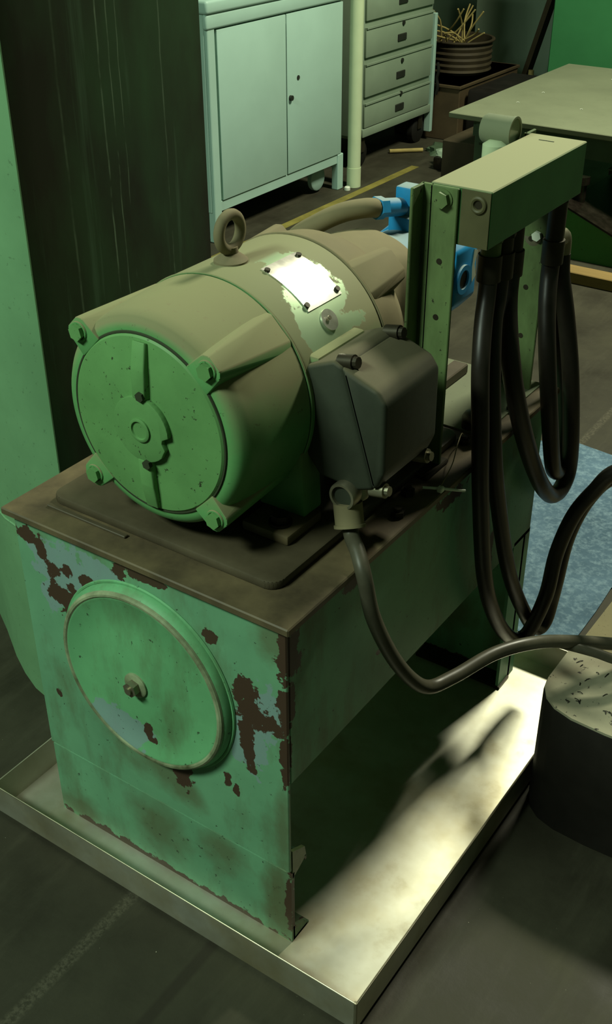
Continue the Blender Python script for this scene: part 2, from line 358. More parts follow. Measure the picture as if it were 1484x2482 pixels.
# rear leg: plate and foot
obj('leg_plate', MB().box((-W, .772, 0), (0, .780, HB+.01)), 'tank_kick', t)
obj('leg_plate', MB().box((-.006, .73, .0), (0, .80, HB+.01)), 'tank_side', t)
obj('foot_flange', MB().box((-.19, .728, 0), (.004, .772, .006)), 'dark_steel', t)
# top plate and raised mounting plate
obj('top_plate', MB().box((-W-.012, -.012, HT-.012), (.012, .83, HT), .0018, 1), 'plate_top', t)
def rrect(x0, x1, y0, y1, r, n=6):
    P = []
    for cx, cy, a in ((x1-r, y0+r, -PI/2), (x1-r, y1-r, 0), (x0+r, y1-r, PI/2), (x0+r, y0+r, PI)):
        P += [(cx+r*math.cos(a+PI/2*i/n), cy+r*math.sin(a+PI/2*i/n)) for i in range(n+1)]
    return P
mp = obj('mounting_plate', MB().prism(rrect(-.462, -.046, .042, .56, .022), 'z', HT, HT+.014, .004), 'mount', t)
obj('gasket_strip', MB().box((-.455, .028, HT), (-.30, .036, HT+.004), .001, 1), 'mount', t)
obj('cover_strip', MB().box((-.180, .56, HT+.003), (-.150, .785, HT+.022), .002, 1), 'mount', t, 'flat bar lying on the rear of the top plate')
obj('rear_cover_plate', MB().box((-.44, .585, HT), (-.02, .822, HT+.003)), MT['table'], t, 'pale dusty rear half of the top plate')
# inspection cover on the front
cx, cz, R = -.254, .428, .156
ic = obj('inspection_cover', MB().lathe([(0, R+.004), (-.006, R+.004), (-.016, R-.002), (-.019, R-.008), (-.019, R-.014), (-.0155, R-.020), (-.018, R*.55), (-.021, .03), (-.0215, 0)], (cx, 0, cz), 'y', 72), 'disc', t)
obj('cover_rim', MB().torus((cx, -.0155, cz), R-.007, .0055, 'y', 72, 10), 'disc_edge', ic)
obj('washer', MB().lathe([(-.019, .021), (-.024, .021), (-.026, .018), (-.026, 0)], (-.258, 0, .425), 'y', 24), 'disc_edge', ic)
obj('cover_bolt', MB().hexbolt((-.258, -.025, .425), 'y', .0125, .012, -1).cyl((-.258, -.036, .425), (-.258, -.041, .425), .006, 12), 'steel', ic)
obj('cover_edge_ring', MB().torus((cx, -.0012, cz), R+.006, .0028, 'y', 72, 6), 'disc', ic)  # thin ring in the cover's own paint where its edge meets the plate
# bits along the right hand edge of the top plate
for px, py in ((-.03, .36), (-.012, .30), (-.035, .55), (-.02, .70)):
    obj('plate_bolt', MB().hexbolt((px, py, HT), 'z', .011, .009).cyl((px, py, HT+.009), (px, py, HT+.014), .006, 10), 'dark_steel', t)
obj('drain_elbow', MB().tube([(-.05, .60, HT), (-.05, .60, HT+.02), (-.035, .585, HT+.032), (-.012, .57, HT+.032)], .014, 12), 'dark_steel', t)

# ------------------------------------------------------------------ electric motor
MX, MZ = -.25, .83
t = thing('electric_motor', 'round green electric motor caked in brown dust on top of the oil tank', 'motor', (MX, .28, HT+.014))
obj('stator_shell', MB().lathe([(.19, .12), (.19, .160), (.194, .162), (.380, .162), (.385, .160), (.385, .12)], (MX, 0, MZ), 'y', 96), 'stator', t)
obj('seam_ring', MB().torus((MX, .190, MZ), .1612, .0016, 'y', 96, 8), 'motor', t)
obj('seam_ring', MB().torus((MX, .386, MZ), .1615, .0022, 'y', 96, 8), 'dusty', t)
eb = obj('end_bell', MB().lathe([(.187, .10), (.187, .1605), (.15, .1595), (.10, .1565), (.07, .153), (.056, .149), (.049, .143), (.046, .135), (.046, .1285), (.052, .127), (.052, .05)], (MX, 0, MZ), 'y', 96), 'motor', t, 'green front end bell with brown dust on its upper half')
def ear(ang, ya, yb, wa, wb, R0, Ra, Rb):
    er = Vector((math.cos(ang), 0, math.sin(ang))); et = Vector((-math.sin(ang), 0, math.cos(ang))); c = Vector((MX, 0, MZ)); P = []
    for y, w_, Rr in ((ya, wa, Ra), (yb, wb, Rb)):
        for rr, ww in ((R0, w_*1.15), (Rr-.008, w_), (Rr, w_*.62)):
            for sg in (-1, 1): P.append(c + er*rr + et*sg*ww + Vector((0, y, 0)))
    return MB().hull(P, .002)
for a in (45, 135, 225, 315):
    A = math.radians(a)
    e = obj('bell_ear', ear(A, .042, .188, .019, .034, .125, .1685, .1618), 'motor', eb)
    bx, bz = MX+.152*math.cos(A), MZ+.152*math.sin(A)
    obj('bell_bolt', MB().hexbolt((bx, .042, bz), 'y', .0115, .008, -1), 'motor_face', eb)
    obj('bell_bolt', MB().torus((bx, .0415, bz), .0125, .002, 'y', 20, 6), 'motor', eb)
ec = obj('end_cover', MB().lathe([(.052, .1265), (.044, .1265), (.0415, .124), (.038, .09), (.036, .05), (.036, 0)], (MX, 0, MZ), 'y', 96), 'motor_face', t, 'flat speckled green end cover')
obj('cover_seam', MB().torus((MX, .0455, MZ), .1282, .0022, 'y', 96, 6), 'groove', ec)
for sg in (1, -1):
    obj('cover_rib', MB().hull([(MX+.002+s*wd, y, MZ+sg*h) for h, wd, y in ((.045, .013, .037), (.045, .010, .027), (.085, .011, .029), (.122, .010, .036), (.12, .012, .042)) for s in (-1, 1)], .0015), 'motor_face', ec)
hp = []
for i in range(40):
    a = 2*PI*i/40; rr = .047
    d = math.degrees(a) % 360
    if 338 < d < 352: rr = .037
    if 318 <= d <= 338: rr = .045
    hp.append((MX+rr*math.cos(a), MZ+rr*math.sin(a)))
hub = obj('hub_plate', MB().prism(hp, 'y', .028, .038, .0015), 'motor_face', ec)
obj('hub_boss', MB().lathe([(.029, .017), (.0255, .017), (.0245, .015), (.0245, .013), (.027, .012), (.027, 0)], (MX, 0, MZ), 'y', 28), 'motor_face', hub)
obj('hub_screw', MB().hexbolt((MX+.006, .03, MZ+.050), 'y', .007, .006, -1), 'groove', hub)
obj('hub_screw', MB().hexbolt((MX+.008, .03, MZ-.049), 'y', .007, .006, -1), 'groove', hub)
# rear end bell, ears
rb = obj('rear_bell', MB().lathe([(.388, .10), (.388, .1605), (.41, .159), (.445, .152), (.47, .141), (.484, .125), (.488, .09)], (MX, 0, MZ), 'y', 96), 'dusty', t, 'dust covered rear end bell')
for a in (46, 134, 226, 314):
    obj('bell_ear', ear(math.radians(a), .480, .387, .028, .036, .12, .170, .1625), 'dusty', rb)
# feet
for sx in (-1, 1):
    for y0 in (.125, .33):
        xi, xo = MX+sx*.085, MX+sx*.165
        f = obj('motor_foot', MB().hull([(x, y, z) for x in (xi, xo) for y in (y0, y0+.085) for z in (HT+.014, HT+.030)], .004), 'plate_top', t)
        obj('foot_web', MB().hull([(MX+sx*.075, y0+.055, HT+.028), (MX+sx*.155, y0+.055, HT+.028), (MX+sx*.150, y0+.055, MZ-.06), (MX+sx*.10, y0+.055, MZ-.06), (MX+sx*.075, y0+.10, HT+.028), (MX+sx*.155, y0+.10, HT+.028), (MX+sx*.150, y0+.10, MZ-.06), (MX+sx*.10, y0+.10, MZ-.06)], .004), 'motor', f)
        obj('foot_bolt', MB().lathe([(0, .017), (.004, .017), (.004, 0)], (MX+sx*.135, y0+.025, HT+.030), 'z', 20).hexbolt((MX+sx*.135, y0+.025, HT+.034), 'z', .013, .011), 'dark_steel', f)
# lifting eye
e = obj('lifting_eye', MB().torus((-.262, .247, 1.032), .0235, .0078, 'x', 36, 12), 'dusty', t, 'dusty steel lifting eye')
obj('eye_collar', MB().lathe([(.976, .024), (.994, .024), (.998, .019), (1.004, .011), (1.012, .010)], (-.262, .247, 0), 'z', 24), 'dusty', e)
# nameplate and badge on the shell
def shell_patch(name, a0, a1, y0, y1, R0, R1, n, mat, label, rot=0):
    m = MB(); lo = []; hi = []
    for rr, store in ((R0, lo), (R1, hi)):
        for i in range(n+1):
            a = math.radians(a0+(a1-a0)*i/n)
            for y in (y0, y1): store.append(m.bm.verts.new((MX+rr*math.cos(a), y, MZ+rr*math.sin(a))))
    for i in range(n):
        a, b, c2, d2 = 2*i, 2*i+1, 2*i+3, 2*i+2
        m.bm.faces.new((hi[a], hi[b], hi[c2], hi[d2])); m.bm.faces.new((lo[a], lo[d2], lo[c2], lo[b]))
        m.bm.faces.new((lo[a], hi[a], hi[d2], lo[d2])); m.bm.faces.new((lo[b], lo[c2], hi[c2], hi[b]))
    m.bm.faces.new((lo[0], lo[1], hi[1], hi[0])); m.bm.faces.new((lo[-1], lo[-2], hi[-2], hi[-1]))
    return obj(name, m, mat, t, label)
npl = shell_patch('name_plate', 45, 77, .249, .331, .1605, .1635, 14, 'name_plate', 'glaring bare metal nameplate')
for a, y in ((48, .253), (74, .253), (48, .327), (74, .327)):
    A = math.radians(a); er = Vector((math.cos(A), 0, math.sin(A))); p = Vector((MX, y, MZ))
    obj('plate_screw', MB().cyl(p+er*.1625, p+er*.1665, .0042, 10), 'dark_steel', npl)
A = math.radians(37); er = Vector((math.cos(A), 0, math.sin(A))); p = Vector((MX, .277, MZ))
bd = obj('round_badge', MB().cyl(p+er*.158, p+er*.1645, .0155, 28), 'name_plate', t, 'small round metal badge')
obj('badge_rivet', MB().cyl(p+er*.1645+Vector((0, -.002, .003)), p+er*.1665+Vector((0, -.002, .003)), .003, 10), 'steel', bd)
# terminal box on the side: lower half on the motor, diagonal cover bolted to it
JY0, JY1 = .196, .338
tb = obj('terminal_box', MB().prism([(-.105, .765), (-.082, .735), (-.020, .730), (.006, .740), (-.046, .908), (-.060, .914), (-.105, .895)], 'y', JY0, JY1, .006, 3), 'tbox', t, 'dark cast terminal box')
obj('box_neck', MB().box((-.13, JY0+.012, .76), (-.09, JY1-.012, .905), .006), 'motor', tb)
cv = obj('box_cover', MB().prism([(.004, .741), (.012, .744), (.022, .768), (.021, .872), (.008, .889), (-.038, .906), (-.050, .908), (-.044, .895)], 'y', JY0-.002, JY1+.002, .007, 3), 'tbox', tb, 'deep cast cover of the terminal box')
for (x, y, z) in ((-.048, JY0+.014, .914), (-.048, JY1-.012, .914)):
    obj('cover_bolt', MB().cyl((x-.010, y, z-.006), (x+.012, y, z-.002), .0105, 16).cyl((x+.012, y, z-.002), (x+.018, y, z-.001), .008, 10), 'dark_steel', cv)
for (x, y, z) in ((.008, JY0+.014, .737), (.008, JY1-.012, .737)):
    obj('cover_bolt', MB().cyl((x-.012, y, z-.004), (x+.010, y, z), .0105, 16).cyl((x+.010, y, z), (x+.016, y, z+.001), .007, 10), 'steel', cv)
hubx = obj('conduit_hub', MB().lathe([(.742, .0), (.742, .019), (.716, .019), (.712, .0215), (.706, .0215), (.704, .017), (.714, .0165), (.714, 0)], (-.040, .222, 0), 'z', 32), 'steel', tb, 'threaded conduit hub under the box')

obj('hub_ring', MB().lathe([(.190, 0), (.190, .0158), (.183, .0158), (.183, .0195), (.1855, .0205), (.20, .0205), (.206, .019), (.206, 0)], (-.036, 0, .722), 'y', 32), 'steel', tb, 'open steel conduit ring')
obj('hub_bore', MB().lathe([(.188, 0), (.188, .0157), (.1905, .0157), (.1905, 0)], (-.036, 0, .722), 'y', 28), 'tbox', tb)

# ------------------------------------------------------------------ power cable
CB = [(-.037, .2005, .705), (-.033, .198, .688), (-.020, .186, .664), (.004, .165, .657), (.026, .148, .632), (.040, .155, .561), (.055, .202, .457), (.070, .264, .377), (.090, .321, .366), (.120, .403, .371), (.160, .474, .364), (.200, .561, .326), (.250, .631, .296), (.36, .76, .25), (.5, .92, .12), (.64, .99, .002), (1.1, 1.04, -.001)]
t = thing('power_cable', 'thick grey power cable drooping from the motor terminal box', 'cable', (.0, .2, .36))
obj('cable_jacket', MB().tube(CB, .0112, 16), 'cable', t)
obj('gland_nut', MB().tube([(-.0365, .2005, .706), (-.033, .198, .690), (-.0275, .193, .676)], .0205, 24, True, 1), 'dusty', t, 'knurled brass coloured gland nut')
obj('gland_nut', MB().tube([(-.0275, .193, .676), (-.026, .1915, .672)], .0225, 24, True, 1), 'dusty', t)
o = obj('signal_cable', MB().tube([(.168, .512, .343), (.18, .538, .328), (.23, .56, .318), (.28, .59, .30), (.34, .68, .275), (.41, .75, .19), (.51, .84, .06), (.62, .90, -.003), (1.1, .93, -.004)], .0085, 12), 'cable')
tag(o, 'thin dark cable running beside the thick grey power cable over the black block', 'cable')

# ------------------------------------------------------------------ hydraulic pump
t = thing('hydraulic_pump', 'blue hydraulic pump on a dusty bell housing behind the motor', 'pump', (MX, .66, .71))
obj('bell_housing', MB().lathe([(.486, .10), (.486, .124), (.50, .124), (.56, .119), (.60, .112), (.615, .104), (.615, .06)], (MX, 0, MZ), 'y', 72), 'dusty', t, 'dusty brown bell housing')
pb = obj('pump_body', MB().lathe([(.613, .05), (.613, .092), (.635, .094), (.66, .086), (.73, .082), (.75, .078), (.78, .078), (.785, .06)], (MX, 0, MZ), 'y', 64), 'blue', t)
pf = obj('pump_cover', MB().prism([(MX-.09, MZ-.05), (MX-.05, MZ-.085), (MX+.05, MZ-.085), (MX+.082, MZ-.05), (MX+.082, MZ+.045), (MX+.05, MZ+.075), (MX-.05, MZ+.075), (MX-.09, MZ+.04)], 'y', .745, .825, .006), 'blue', t)
obj('pump_port', MB().lathe([(.0795, .026), (.0865, .026), (.0865, .017), (.080, .0165), (.080, 0)], (MX, .770, .822), 'x', 28), 'blue', pf)
obj('port_bore_disc', MB().lathe([(.0805, .018), (.083, .018), (.083, 0)], (MX, .770, .822), 'x', 24), 'dark_steel', pf)  # solid dark steel disc standing for the open port
el = obj('outlet_elbow', MB().cyl((MX-.01, .635, .966), (MX-.01, .705, .950), .0155, 16).cyl((MX-.01, .645, .964), (MX-.01, .622, .969), .0185, 6), 'blue', t, 'bright blue hex hose fitting')
obj('outlet_block', MB().box((MX-.028, .695, .905), (MX+.014, .742, .936), .004).cyl((MX-.004, .72, .93), (MX-.004, .72, .955), .012, 16).box((MX-.021, .704, .952), (MX+.013, .738, .984), .004), 'blue', t)
obj('paper_tag', MB().prism([(.808, .866), (.822, .860), (.812, .838), (.820, .815), (.806, .806), (.803, .835)], 'x', -.1685, -.1668), 'white', t, 'torn white paper tag')
o = obj('suction_hose', MB().tube([(MX-.01, .624, .9685), (-.268, .605, .972), (-.292, .578, .968), (-.322, .553, .952), (-.362, .535, .92), (-.40, .53, .85), (-.41, .53, .74), (-.41, .53, .656)], .0158, 16), 'dusty')
tag(o, 'dusty brown hose curving from the blue pump fitting over behind the motor', 'hose')

# ------------------------------------------------------------------ manifold stand
BX0, BX1, BY0, BY1, BZ0, BZ1 = -.0735, .0205, .459, .784, .999, 1.080
t = thing('manifold_stand', 'green hose manifold block on two angle iron posts above the oil tank', 'manifold', (-.03, .6, HT))
def post(y0, y1, yf, zb):
    return MB().box((BX0+.003, y0, zb), (BX1-.048, y1, BZ1-.002), .0012, 1).box((BX0-.012, yf[0], zb), (BX0-.007, yf[1], BZ1-.002), .0012, 1).box((BX0-.012, y0, zb), (BX0+.006, y1, BZ1-.002))
p1 = obj('upright_post', post(BY0-.006, BY0, (BY0-.036, BY0), HT), 'post', t, 'worn green angle iron post')
p2 = obj('upright_post', post(BY1, BY1+.006, (BY1, BY1+.036), HT), 'post', t)
obj('post_foot', MB().box((BX0-.012, BY0-.05, HT), (BX1-.045, BY0+.02, HT+.008), .002, 1), 'dark_steel', p1)
obj('post_bolt', MB().lathe([(0, .014), (-.002, .014), (-.002, 0)], (-.049, BY0-.006, 1.061), 'y', 20).hexbolt((-.049, BY0-.008, 1.061), 'y', .0115, .008, -1), 'post', p1)
for z in (.972, .888, .80, .72):  # solid dark steel discs standing for open holes in the posts
    obj('post_hole_disc', MB().cyl((-.050, BY0-.0066, z), (-.050, BY0-.004, z), .0045, 12), 'dark_steel', p1)
    obj('post_hole_disc', MB().cyl((-.055, BY1-.0008, z-.06), (-.055, BY1+.001, z-.06), .0045, 12), 'dark_steel', p2)
mb = obj('manifold_block', MB().box((BX0, BY0, BZ0), (BX1, BY1, BZ1), .0016, 1), 'beam', t, 'long green block with a dusty top')
obj('block_end', MB().box((-.0245, BY0-.001, BZ0+.001), (BX1-.001, BY0+.001, BZ1-.002)), 'beam_end', mb)
obj('end_port', MB().torus((.002, BY0-.0015, 1.060), .0095, .0035, 'y', 24, 8), 'beam_end', mb)
obj('port_bore_disc', MB().cyl((.002, BY0-.0014, 1.060), (.002, BY0+.002, 1.060), .0072, 16), 'dark_steel', mb)  # solid dark steel disc standing for the open end port
obj('top_seam', MB().box((-.045, BY1-.035, BZ1-.0002), (-.02, BY1-.033, BZ1+.0006)), 'groove', mb)
FIT = [(-.012, .540, .937), (-.008, .573, .933), (-.020, .636, .915), (-.012, .778, .893)]
for i, (x, y, z) in enumerate(FIT):
    ft = obj('hose_fitting', MB().cyl((x, y, BZ0), (x, y, z+.025), .015, 18).cyl((x, y, BZ0), (x, y, BZ0-.014), .019, 6), 'dark_steel' if i else 'post', t)
    obj('ferrule', MB().cyl((x, y, z+.028), (x, y, z-.012), .0182, 18), 'dark_steel', ft)
obj('lock_nut', MB().hexbolt((-.043, BY1-.003, .92), 'y', .0085, .006, -1), 'white', p2)
# elbows on the rear of the block for the return ends
re_ = obj('return_elbow', MB().tube([(-.02, BY1, .915), (-.02, .815, .914), (-.02, .835, .905), (-.02, .838, .875)], .015, 14), 'steel', t, 'bright steel elbow')
obj('return_elbow', MB().tube([(-.052, BY1, .915), (-.052, .815, .914), (-.052, .835, .905), (-.052, .838, .875)], .015, 14), 'steel', t)
obj('elbow_plate', MB().box((-.025, BY1, .885), (.0, BY1+.006, 1.01)), 'post', t)
# pressure gauge
g = obj('pressure_gauge', MB().lathe([(-.026, .0), (-.026, .020), (-.022, .0225), (.020, .0225), (.022, .0235), (.027, .0235), (.027, .0205), (.023, .020), (.023, 0)], (-.107, .738, 1.089), 'x', 40), 'table', t, 'dusty round pressure gauge')
obj('gauge_glass', MB().lathe([(.0232, .0198), (.0245, .0198), (.0245, 0)], (-.107, .738, 1.089), 'x', 32), 'glass', g)
obj('gauge_stem', MB().lathe([(1.03, .010), (1.050, .010), (1.050, .019), (1.072, .019), (1.078, .010)], (-.103, .716, 0), 'z', 20).box((-.115, .709, 1.03), (-.070, .723, 1.045)), 'pipe', g)

# ------------------------------------------------------------------ hoses
def hose(path, r, mat, label, group=None, n=16):
    o = obj('hydraulic_hose', MB().tube(path, r, n), mat); tag(o, label, 'hose', group); return o
H1 = [(-.012, .540, .935), (-.008, .530, .90), (.0, .510, .865), (.015, .482, .807), (.025, .480, .707), (.030, .491, .593), (.035, .528, .411), (.035, .598, .278), (.040, .668, .190), (.050, .702, .174), (.063, .71, .204), (.079, .718, .28), (.080, .738, .360), (.097, .75, .441), (.124, .76, .497), (.161, .76, .551), (.26, .79, .60), (.42, .85, .50), (.55, .95, .25), (.62, 1.05, .05), (.72, 1.2, .003), (1., 1.6, .002)]
H2 = [(-.008, .573, .932), (-.006, .565, .89), (.0, .546, .858), (.014, .526, .79), (.028, .520, .69), (.034, .547, .566), (.038, .628, .362), (.042, .735, .195), (.050, .775, .148), (.056, .798, .155), (.060, .805, .20), (.066, .80, .252), (.076, .80, .361), (.105, .80, .457), (.150, .80, .518), (.25, .82, .56), (.42, .89, .46), (.56, 1.0, .22), (.64, 1.1, .045), (.78, 1.22, .003), (1.1, 1.6, .002)]
H3 = [(-.020, .636, .912), (-.015, .622, .885), (-.004, .604, .85), (.012, .589, .80), (.024, .598, .729), (.033, .638, .631), (.034, .715, .519), (.029, .79, .445), (.030, .825, .425), (.030, .858, .425), (.030, .880, .455), (.030, .867, .536), (.020, .847, .667), (.0, .841, .773), (-.016, .838, .84), (-.02, .838, .878)]
H4 = [(-.012, .778, .890), (-.012, .775, .86), (.0, .752, .812), (.018, .732, .742), (.032, .739, .634), (.031, .787, .513), (.026, .822, .475), (.018, .858, .460), (.008, .888, .485), (.0, .900, .556), (-.014, .882, .664), (-.034, .858, .762), (-.050, .842, .82), (-.052, .838, .872)]
hose(H1, .0138, 'rubber', 'black hose at the post end of the manifold reaching almost down to the tray')
hose(H2, .0136, 'rubber', 'second black hose from the post end, crossing into the tray corner below the blue mat')
hose(H3, .0156, 'rubber', 'black hose in the wide loop hanging from the middle of the manifold')
hose(H4, .0148, 'rubber', 'black hose hanging straight beside the rear post and doubling back in a tight loop')

# zip tie with a thin wire
t = thing('cable_tie', 'small white cable tie on a thin wire at the edge of the tank plate', 'cable tie', (.015, .39, HT))
obj('tie_tail', MB().tube([(-.012, .372, HT+.012), (.012, .392, HT+.008), (.026, .412, HT+.0), (.034, .424, HT-.004)], .0022, 8), 'white', t)
obj('tie_head', MB().box((.006, .383, HT+.004), (.015, .393, HT+.013), .0015, 1), 'white', t)
obj('tie_wire', MB().tube([(.010, .388, HT+.012), (.006, .43, HT+.03), (-.012, .48, HT+.035), (-.03, .53, HT+.028), (-.035, .55, HT+.012)], .0008, 6), 'dusty', t)

# ------------------------------------------------------------------ black block beside the tray, blue mat, boards
t = thing('steel_block', 'black oily block with rounded corner and dusty chip strewn top beside the tray', 'block', (.4, .6, FZ))
BP = [(.166, .640), (.166, .535), (.171, .510), (.184, .488), (.206, .471), (.24, .461), (.30, .458), (.62, .470), (.62, .640)]
obj('block_body', MB().prism(BP, 'z', FZ, .246, .003, 2), 'block_side', t)
bp2 = [(x*.992+.003, y*.99+.0055) for x, y in BP]
obj('block_top', MB().prism(bp2, 'z', .2455, .2502), 'block_top', t, 'grey dusty top face')
rnd = random.Random(3)
for i in range(26):
    x = rnd.uniform(.19, .34); y = rnd.uniform(.50, .62); a = rnd.uniform(0, PI); l = rnd.uniform(.003, .007)
    obj('metal_chip', MB().tube([(x-l*math.cos(a), y-l*math.sin(a), .2506), (x, y+.001, .2520), (x+l*math.cos(a), y+l*math.sin(a), .2506)], .0007, 5, True, 2), 'black', t)
mp = [(-.42, 1.74), (-.386, 1.76), (-.284, 1.813), (-.177, 1.80), (.10, 1.83), (.42, 1.80), (.40, 1.50), (.20, 1.33), (.057, 1.206), (.062, 1.10), (.063, .985), (.03, .955), (-.02, .935), (-.20, .95), (-.40, .94), (-.43, 1.3)]
m = MB(); m.prism(mp, 'z', FZ, FZ+.004)
o = obj('absorbent_mat', m, 'mat'); tag(o, 'crumpled blue absorbent mat on the floor behind the tray', 'mat')
o = obj('lit_floor_pad', MB().prism([(.075, .93), (.078, 1.20), (.22, 1.32), (.45, 1.50), (.80, 1.5), (.80, .70), (.20, .69), (.16, .90)], 'z', FZ, FZ+.003), 'tan'); tag(o, 'tan lit floor patch on the floor between blue mat and black block', 'sheet')  # added pad, the lit floor's paleness is put into its tan colour

# ------------------------------------------------------------------ tall machine column at the left
t = thing('machine_column', 'tall green machine column with a dark scuffed side and pale rounded front', 'machine', (-1., .4, FZ))
arc = [(-1.5, .62), (-1.25, .46), (-1.034, .340), (-.985, .313), (-.901, .262), (-.844, .233), (-.791, .212), (-.72, .198), (-.66, .197), (-.622, .206)]
obj('column_front', MB().prism(arc+[(-.622, .24), (-1.5, .7)], 'z', FZ, 2.2), 'column_light', t, 'pale green curved front')
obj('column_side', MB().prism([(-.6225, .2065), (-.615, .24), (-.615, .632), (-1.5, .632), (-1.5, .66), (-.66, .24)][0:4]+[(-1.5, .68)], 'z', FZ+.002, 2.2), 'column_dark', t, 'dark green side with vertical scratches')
obj('front_seam', MB().tube([(x, y-.0005, .40) for x, y in arc], .003, 6, True, 1), 'column_light', t)

# ------------------------------------------------------------------ cabinet with two doors
t = thing('double_door_cabinet', 'pale mint two door steel cabinet standing on legs by the yellow line', 'cabinet', (-2.45, 3.07, FZ))
CX = -2.2
obj('cabinet_body', MB().box((CX-.5, 2.58, .11), (CX-.008, 3.53, .86), .003, 1), 'cabinet_frame', t)
obj('cabinet_top', MB().box((CX-.52, 2.57, .86), (CX+.02, 3.56, .91), .012, 3), 'cabinet_frame', t)
obj('top_rail', MB().box((CX-.012, 2.575, .805), (CX+.012, 3.53, .862), .010, 3), 'cabinet_frame', t)
obj('bottom_rail', MB().box((CX-.012, 2.60, .108), (CX, 3.53, .15), .002, 1), 'cabinet', t)
for i, (a, b) in enumerate(((2.642, 3.094), (3.100, 3.525))):
    d = obj('door', MB().box((CX-.012, a, .152), (CX+.006, b, .80), .003, 2), 'cabinet', t)
    if i:
        obj('door_lock', MB().cyl((CX+.006, 3.12, .47), (CX+.018, 3.12, .47), .011, 16), 'lockdark', d)
        obj('lock_hole', MB().cyl((CX+.005, 3.18, .542), (CX+.008, 3.18, .542), .010, 14), 'lockdark', d)
for y in (2.585, 3.50):
    obj('leg', MB().box((CX-.03, y, FZ), (CX+.006, y+.045, .86 if y < 3 else .15), .003, 1), 'cabinet_frame', t)
    obj('leg', MB().box((CX-.5, y, FZ), (CX-.46, y+.045, .15), .003, 1), 'cabinet_frame', t)
obj('wheel', MB().lathe([(-.014, .0), (-.014, .05), (-.010, .056), (.010, .056), (.014, .05), (.014, 0)], (CX-.06, 3.415, .053), 'x', 32), 'cabinet', t, 'pale wheel under the cabinet')
t = thing('steel_pipe', 'cream painted vertical pipe at the cabinet corner', 'pipe', (-2.17, 3.60, FZ))
obj('pipe_tube', MB().cyl((-2.17, 3.60, FZ), (-2.17, 3.60, 1.6), .031, 24), 'pipe', t)
obj('pipe_shoe', MB().cyl((-2.17, 3.60, FZ), (-2.17, 3.60, .075), .0335, 24), 'pipe', t)
o = obj('bottle_cap', MB().lathe([(0, .014), (.012, .014), (.016, .011), (.016, 0)], (-2.16, 3.53, FZ), 'z', 18), 'white'); tag(o, 'tiny white cap on the floor by the pipe foot', 'cap')

# ------------------------------------------------------------------ drawer unit on casters
t = thing('drawer_unit', 'grey green steel drawer unit on black casters behind the pipe', 'drawer unit', (-2.55, 4.2, FZ))
DX = -2.3
obj('unit_body', MB().box((DX-.5, 3.80, .135), (DX-.004, 4.555, 1.05), .02, 3), 'drawer_side', t)
obj('base_rail', MB().box((DX-.01, 3.87, .135), (DX+.008, 4.55, .175), .004, 2), 'drawer', t)
zs = [(.178, .312), (.322, .492), (.502, .655), (.665, .83), (.84, 1.03)]
for z0, z1 in zs:
    d = obj('drawer', MB().box((DX-.004, 3.885, z0), (DX+.008, 4.53, z1-.018), .004, 2), 'drawer', t)
    zc = z0+(z1-z0)*.36
    obj('pull', MB().box((DX+.006, 4.175, zc-.02), (DX+.014, 4.255, zc+.012), .002, 1), 'lockdark', d)
    obj('lock', MB().cyl((DX+.006, 4.225, zc+.06), (DX+.014, 4.225, zc+.06), .011, 12), 'lockdark', d)
    obj('drawer_lip', MB().box((DX+.006, 3.885, z1-.026), (DX+.013, 4.53, z1-.018)), 'drawer_side', d)
obj('side_bar', MB().box((DX-.03, 4.55, .03), (DX+.01, 4.575, .62), .003, 1), 'cabinet', t)
obj('bar_latch', MB().tube([(DX+.02, 4.58, .22), (DX+.028, 4.58, .26), (DX+.02, 4.58, .30), (DX+.028, 4.58, .34), (DX+.02, 4.58, .38)], .008, 8), 'black', t)
for x, y in ((DX-.04, 3.90), (DX-.04, 4.48), (DX-.42, 3.90), (DX-.42, 4.48)):
    cst = obj('caster', MB().lathe([(-.022, 0), (-.022, .05), (-.015, .064), (.015, .064), (.022, .05), (.022, 0)], (x, y, FZ+.064), 'x', 28), 'black', t)
    obj('caster_fork', MB().box((x-.03, y-.02, .06), (x-.024, y+.02, .137)).box((x+.024, y-.02, .06), (x+.03, y+.02, .137)), 'dark_steel', cst)
o = obj('broom_stick', MB().cyl((-2.33, 4.20, FZ+.012), (-2.20, 4.32, FZ+.012), .010, 10), 'stick'); tag(o, 'pale stick end lying on the floor under the drawer unit', 'stick')
def rag(name, c, rx, ry, h, mat, seed):
    m = MB(); t_ = bmesh.new(); bmesh.ops.create_icosphere(t_, subdivisions=3, radius=1); rr = random.Random(seed); ph = [rr.uniform(0, 6) for _ in range(6)]
    for v in t_.verts:
        k2 = 1+.18*math.sin(5*v.co.x+ph[0])*math.sin(4*v.co.y+ph[1])+.14*math.sin(9*v.co.y+ph[2]+3*v.co.z)
        v.co = Vector((c[0]+v.co.x*rx*k2, c[1]+v.co.y*ry*k2, max(c[2], c[2]+v.co.z*h*k2)))
    return obj(name, m.add(t_), mat)
o = rag('rag', (-2.13, 4.40, FZ), .075, .10, .035, 'table_frame', 1); tag(o, 'crumpled grey green rag on the floor by the drawer unit', 'rag')
